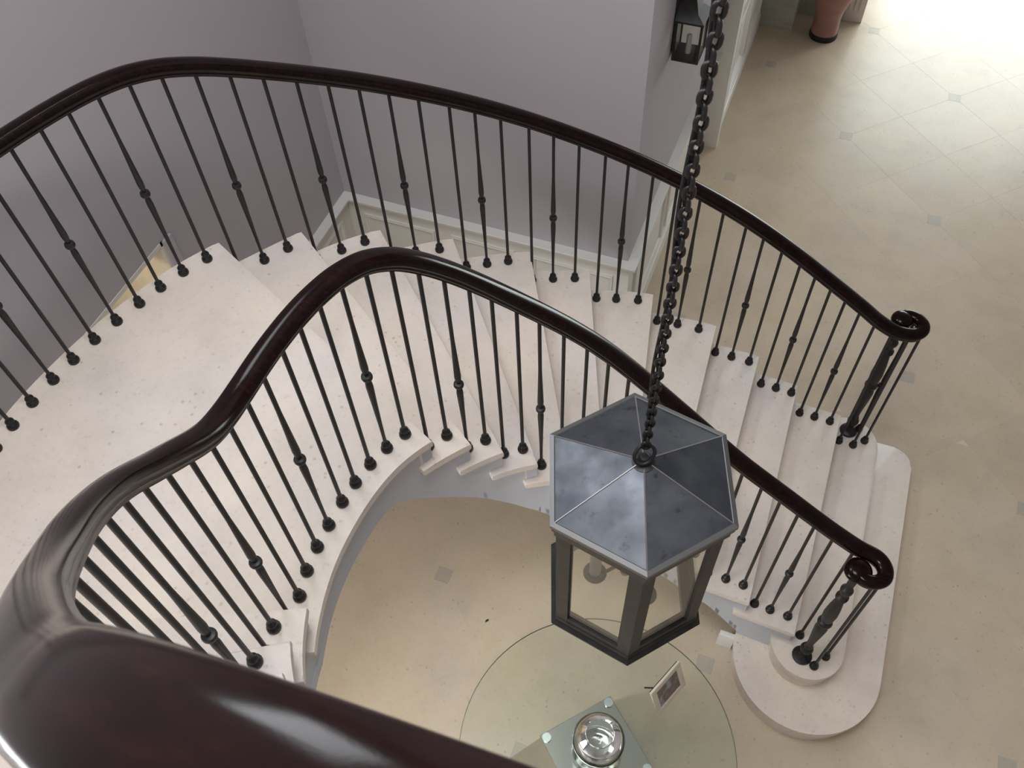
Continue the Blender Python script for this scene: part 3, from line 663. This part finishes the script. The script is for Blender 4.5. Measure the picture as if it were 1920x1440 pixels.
for i in range(6):
    j = (i + 1) % 6; p = body[i]; e1 = (body[j] - p).normalized(); e0 = (body[i - 1] - p).normalized(); wd = 0.034; th = 0.010
    bm = bmesh.new(); nin = (-p).normalized()
    pl = [p, p + e1 * wd, p + e1 * wd + nin * th, p + nin * th * 1.15, p + e0 * wd + nin * th, p + e0 * wd]
    prism(bm, [(v.x, v.y) for v in pl], 0.03, BZ - 0.035); obj('corner_post', bm, 'lframe', lan)
    a = p + e1 * wd * 0.8; b = body[j] - e1 * wd * 0.8; nn = Vector(((a + b).x, (a + b).y, 0)).normalized()
    bm = bmesh.new(); prism(bm, [(v.x, v.y) for v in (a - nn * 0.006, b - nn * 0.006, b - nn * 0.009, a - nn * 0.009)], 0.034, BZ - 0.04); obj('glass_pane', bm, 'pane', lan)
    bm = bmesh.new(); prism(bm, [(v.x, v.y) for v in (a - nn * 0.001, b - nn * 0.001, b - nn * 0.011, a - nn * 0.011)], 0.034, 0.062); obj('lower_rail', bm, 'lframe', lan)
    bm = bmesh.new(); prism(bm, [(v.x, v.y) for v in (a - nn * 0.001, b - nn * 0.001, b - nn * 0.011, a - nn * 0.011)], BZ - 0.07, BZ - 0.04); obj('upper_rail', bm, 'lframe', lan)
bm = bmesh.new(); tube(bm, [(0, 0, 0.10), (0, 0, BZ + 0.02)], 0.007, 8); lathe(bm, [(0, 0.085), (0.014, 0.09), (0.016, 0.105), (0.008, 0.115)], 12); obj('lamp_stem', bm, 'lframe', lan, 40)
for i in range(3):
    a = math.radians(205 + 120 * i); ex, ey = 0.085 * math.cos(a), 0.085 * math.sin(a)
    bm = bmesh.new(); tube(bm, catmull([(0, 0, 0.20), (ex * 0.4, ey * 0.4, 0.125), (ex * 0.8, ey * 0.8, 0.09), (ex, ey, 0.095)], 6), 0.0055, 8); obj('lamp_arm', bm, 'lframe', lan, 60)
    bm = bmesh.new(); lathe(bm, [(0, 0.085), (0.016, 0.087), (0.031, 0.094), (0.033, 0.099), (0.020, 0.099), (0.019, 0.108), (0, 0.108)], 20, ex, ey); obj('drip_pan', bm, 'lframe', lan, 40)
    bm = bmesh.new(); lathe(bm, [(0, 0.10), (0.0165, 0.10), (0.0165, 0.225), (0.013, 0.23), (0, 0.23)], 16, ex, ey); cd = obj('candle_sleeve', bm, 'candle', lan, 40)
    bm = bmesh.new(); lathe(bm, [(0, 0.228), (0.008, 0.23), (0.0125, 0.25), (0.011, 0.272), (0.004, 0.30), (0, 0.305)], 12, ex, ey); obj('candle_bulb', bm, 'pane', cd, 60)
bm = bmesh.new(); lathe(bm, [(0, AP - 0.008), (0.026, AP - 0.006), (0.027, AP - 0.001), (0.016, AP + 0.003), (0.0135, AP + 0.018), (0.010, AP + 0.022), (0, AP + 0.023)], 20); obj('roof_finial', bm, 'lframe', lan, 40)
def torus_link(L, Wd, r, n=18, m=7):
    """stadium shaped link in the local XZ plane, centred"""
    pts = []; R_ = Wd / 2 - r; h = L / 2 - r - R_
    for k in range(n + 1): a = PI * k / n; pts.append(Vector((R_ * math.cos(a), 0, h + R_ * math.sin(a))))
    for k in range(n + 1): a = PI + PI * k / n; pts.append(Vector((R_ * math.cos(a), 0, -h + R_ * math.sin(a))))
    bm = bmesh.new(); N = len(pts); rings = []
    for i, p in enumerate(pts):
        t = (pts[(i + 1) % N] - pts[i - 1]).normalized(); nrm = t.cross(Vector((0, 1, 0))).normalized()
        rings.append([bm.verts.new(p + (nrm * math.cos(2 * PI * k / m) + Vector((0, 1, 0)) * math.sin(2 * PI * k / m)) * r) for k in range(m)])
    for i in range(N):
        a, b = rings[i], rings[(i + 1) % N]
        for k in range(m): bm.faces.new((a[k], a[(k + 1) % m], b[(k + 1) % m], b[k]))
    return bm
ring_z = AP + 0.034
bm = torus_link(0.060, 0.050, 0.0045); obj('hanging_ring', bm, 'lframe', lan, 60, (0.0, -0.004, ring_z + 0.004), (-0.55, 0.45, math.radians(12)))
chz = EZ - BZ + ring_z + 0.022
chain = thing('chain', 'dark bronze link chain running up from the lantern roof', 'chain', (LC[0], LC[1], chz))
bm = torus_link(0.0318, 0.0240, 0.0043, 7, 7); bmesh.ops.recalc_face_normals(bm, faces=bm.faces)
lk = bpy.data.meshes.new('chain_link'); bm.to_mesh(lk); bm.free(); lk.materials.append(M['chain'])
for p in lk.polygons: p.use_smooth = True
PITCH = 0.0215; nl = int((TOP + 0.08 - chz) / PITCH)
for k in range(nl):
    link('chain_link', lk, chain, (random.uniform(-.0006, .0006), random.uniform(-.0006, .0006), 0.014 + k * PITCH), (random.uniform(-.05, .05), random.uniform(-.05, .05), math.radians(22 + 90 * (k % 2) + 4 * math.sin(k * 0.21)) + k * 0.004))
bm = bmesh.new(); tube(bm, [(-0.0085 + 0.003 * math.sin(t * 0.45), 0.0035 + 0.003 * math.cos(t * 0.37), -0.01 + t * 0.03) for t in range(int((TOP - chz) / 0.03))], 0.0038, 8); obj('lamp_cord', bm, 'back', chain, 60)
bx('glazing_bar', (-0.95, 0.95, LC[1] - 0.75 - 0.05, LC[1] - 0.75 + 0.05, -0.02, 0.06), 'white', rl)

# ------------------------------------------------------------------ glass table, bowl, photo frame
TC = (-0.134, 1.027); TZ = 0.75
tab = thing('glass_table', 'round greenish glass table on a tapered steel pedestal in the well', 'table', (TC[0], TC[1], 0))
bm = bmesh.new(); lathe(bm, [(0, TZ - 0.012), (0.6325, TZ - 0.012), (0.6325, TZ), (0, TZ)], 96); tt = obj('table_top', bm, 'tabletop', tab, 30)
bm = bmesh.new()
n = 96
for r0, z0 in ((0,0),):
    pr = [(0.6325, TZ - 0.012), (0.6345, TZ - 0.010), (0.6345, TZ - 0.002), (0.6325, TZ)]
    rr = [[bm.verts.new((r * math.cos(2 * PI * i / n), r * math.sin(2 * PI * i / n), z)) for i in range(n)] for r, z in pr]
    for a, b in zip(rr, rr[1:] + rr[:1]):
        for i in range(n): bm.faces.new((a[i], a[(i + 1) % n], b[(i + 1) % n], b[i]))
obj('table_edge', bm, 'edgeglass', tab, 60)
th0 = math.radians(3.6)
def sq(d, z): return [Vector((d * math.cos(th0 + PI / 2 * i), d * math.sin(th0 + PI / 2 * i), z)) for i in range(4)]
bm = bmesh.new(); prism(bm, [(v.x, v.y) for v in sq(0.272, 0)], TZ - 0.034, TZ - 0.024, 0.002); obj('mounting_plate', bm, 'steel', tab)
bm = bmesh.new(); A = [bm.verts.new(v) for v in sq(0.46, 0.0)]; B = [bm.verts.new(v) for v in sq(0.262, TZ - 0.034)]
bm.faces.new(A[::-1]); bm.faces.new(B)
for i in range(4): bm.faces.new((A[i], A[(i + 1) % 4], B[(i + 1) % 4], B[i]))
obj('pedestal', bm, 'steel', tab)
for v in sq(0.237, 0):
    bm = bmesh.new(); lathe(bm, [(0, TZ - 0.024), (0.021, TZ - 0.024), (0.021, TZ - 0.0125), (0, TZ - 0.0125)], 20, v.x, v.y); obj('steel_stud', bm, 'chrome', tab, 30)
bowl = bmesh.new(); R0 = 0.118; zc0 = 0.108
prof = []
for k in range(0, 15): a = math.radians(-64 + k * (64 + 58) / 14); prof.append((R0 * math.cos(a), zc0 + R0 * math.sin(a)))
outp = [(0, 0), (0.050, 0.0), (0.056, 0.004)] + prof[1:]
inp = [(r - 0.0026 if i > 3 else r * 0.93, z + (0.016 if i == 0 else 0.004)) for i, (r, z) in enumerate(prof[1:])][::-1]
tip = [(prof[-1][0] + 0.002, prof[-1][1] + 0.003)]
lathe(bowl, outp + tip + inp + [(0.03, 0.024), (0, 0.022)], 48)
tag(obj('glass_bowl', bowl, 'bowl', None, 60, (-0.138, 1.055, TZ + 0.0005)), 'clear round glass bowl standing on the glass table', 'bowl')

fr = thing('photo_frame', 'small cream picture frame propped up on the glass table', 'picture frame', (0.124, 1.373, TZ))
ang = math.atan2(0.194, 0.085)                  # direction of the bottom edge
fr.rotation_euler = (0, 0, ang)                 # local +x along the bottom edge; -y faces the viewer's right
lean = math.radians(-19)
Wf, Hf = 0.205, 0.205
def leaned(name, dims, m, bev=0):
    bm = bmesh.new(); box(bm, *dims, bev); bmesh.ops.rotate(bm, verts=bm.verts, cent=(0, 0, 0), matrix=Matrix.Rotation(lean, 3, 'X')); return obj(name, bm, m, fr, 40 if bev else None)
E1 = 0.031
for dims in ((-Wf / 2, Wf / 2, -0.008, 0.004, 0.004, 0.004 + E1), (-Wf / 2, Wf / 2, -0.008, 0.004, Hf - E1, Hf), (-Wf / 2, -Wf / 2 + E1, -0.008, 0.004, 0.004 + E1, Hf - E1), (Wf / 2 - E1, Wf / 2, -0.008, 0.004, 0.004 + E1, Hf - E1)):
    leaned('frame_bar', dims, 'frame', 0.002)
leaned('photograph', (-Wf / 2 + E1 - 0.003, Wf / 2 - E1 + 0.003, -0.003, 0.001, E1, Hf - E1 + 0.003), 'print')
leaned('backing', (-Wf / 2 + 0.004, Wf / 2 - 0.004, 0.004, 0.009, 0.008, Hf - 0.004), 'back')
bm = bmesh.new(); tube(bm, [(-0.02, 0.045, 0.12), (-0.045, 0.125, 0.006)], 0.004, 6); tube(bm, [(-0.02, 0.02, 0.03), (-0.035, 0.09, 0.05)], 0.002, 6); obj('strut', bm, 'back', fr)

# ------------------------------------------------------------------ wall lantern, floor vase, fleck on the floor
WS = thing('wall_lantern', 'dark metal wall lantern with clear glass on the hall wall', 'wall lamp', (UC, 4.47, 2.01))
bx('back_plate', (0.0, 0.014, -0.07, 0.07, 0.05, 0.60), 'lframe', WS, 0.003)
bx('base_box', (0.012, 0.165, -0.085, 0.085, 0.0, 0.012), 'lframe', WS, 0.003)
for a, b in ((0.012, -0.085), (0.151, -0.085), (0.012, 0.071), (0.151, 0.071)): bx('corner_post', (a, a + 0.014, b, b + 0.014, 0.01, 0.235), 'lframe', WS)
bx('side_panel', (0.02, 0.155, -0.083, -0.079, 0.012, 0.235), 'pane', WS); bx('side_panel', (0.02, 0.155, 0.079, 0.083, 0.012, 0.235), 'pane', WS)
bx('front_panel', (0.158, 0.162, -0.075, 0.075, 0.012, 0.235), 'pane', WS)
bx('inner_reflector', (0.014, 0.020, -0.075, 0.075, 0.012, 0.235), 'lframe', WS)
bm = bmesh.new(); lathe(bm, [(0, 0.012), (0.016, 0.012), (0.016, 0.12), (0.010, 0.125), (0, 0.125)], 14, 0.085, 0.0); obj('candle_sleeve', bm, 'candle', WS, 40)
bm = bmesh.new()
sec = [(0.168, 0.090, 0.235), (0.168, 0.090, 0.247), (0.125, 0.060, 0.285), (0.105, 0.048, 0.36), (0.125, 0.060, 0.44), (0.172, 0.095, 0.52), (0.172, 0.095, 0.54)]
prev = None
for xo, hv, z in sec:
    ring = [bm.verts.new((0.010, -hv, z)), bm.verts.new((xo, -hv, z)), bm.verts.new((xo, hv, z)), bm.verts.new((0.010, hv, z))]
    if prev:
        for q in range(4): bm.faces.new((prev[q], prev[(q + 1) % 4], ring[(q + 1) % 4], ring[q]))
    else: bm.faces.new(ring[::-1])
    prev = ring
bm.faces.new(prev); obj('hood', bm, 'lframe', WS, 30)
vs = thing('floor_vase', 'tall dusty pink vase with dark base standing in the hall', 'vase', (-0.118, 8.075, 0))
bm = bmesh.new(); lathe(bm, [(0, 0), (0.128, 0), (0.131, 0.010), (0.128, 0.050), (0.12, 0.055), (0, 0.055)], 32); obj('vase_foot', bm, 'back', vs, 40)
bm = bmesh.new(); lathe(bm, [(0, 0.045), (0.122, 0.048), (0.120, 0.10), (0.119, 0.18), (0.128, 0.27), (0.155, 0.36), (0.195, 0.46), (0.225, 0.58), (0.225, 0.70), (0.19, 0.80), (0.14, 0.86), (0.13, 0.90), (0.15, 0.94), (0.14, 0.945), (0.12, 0.90), (0, 0.89)], 40); obj('vase_body', bm, 'pinkvase', vs, 60)
bm = bmesh.new(); prism(bm, [(-0.012, -0.004), (0.004, -0.006), (0.013, 0.001), (0.006, 0.006), (-0.008, 0.005)], 0.0, 0.004, 0.001)
tag(obj('bark_fleck', bm, 'back', None, None, (-0.981, 1.679, 0.0006), (0, 0, 0.9)), 'tiny dark fleck lying on the pale floor inside the stair curve', 'fleck')
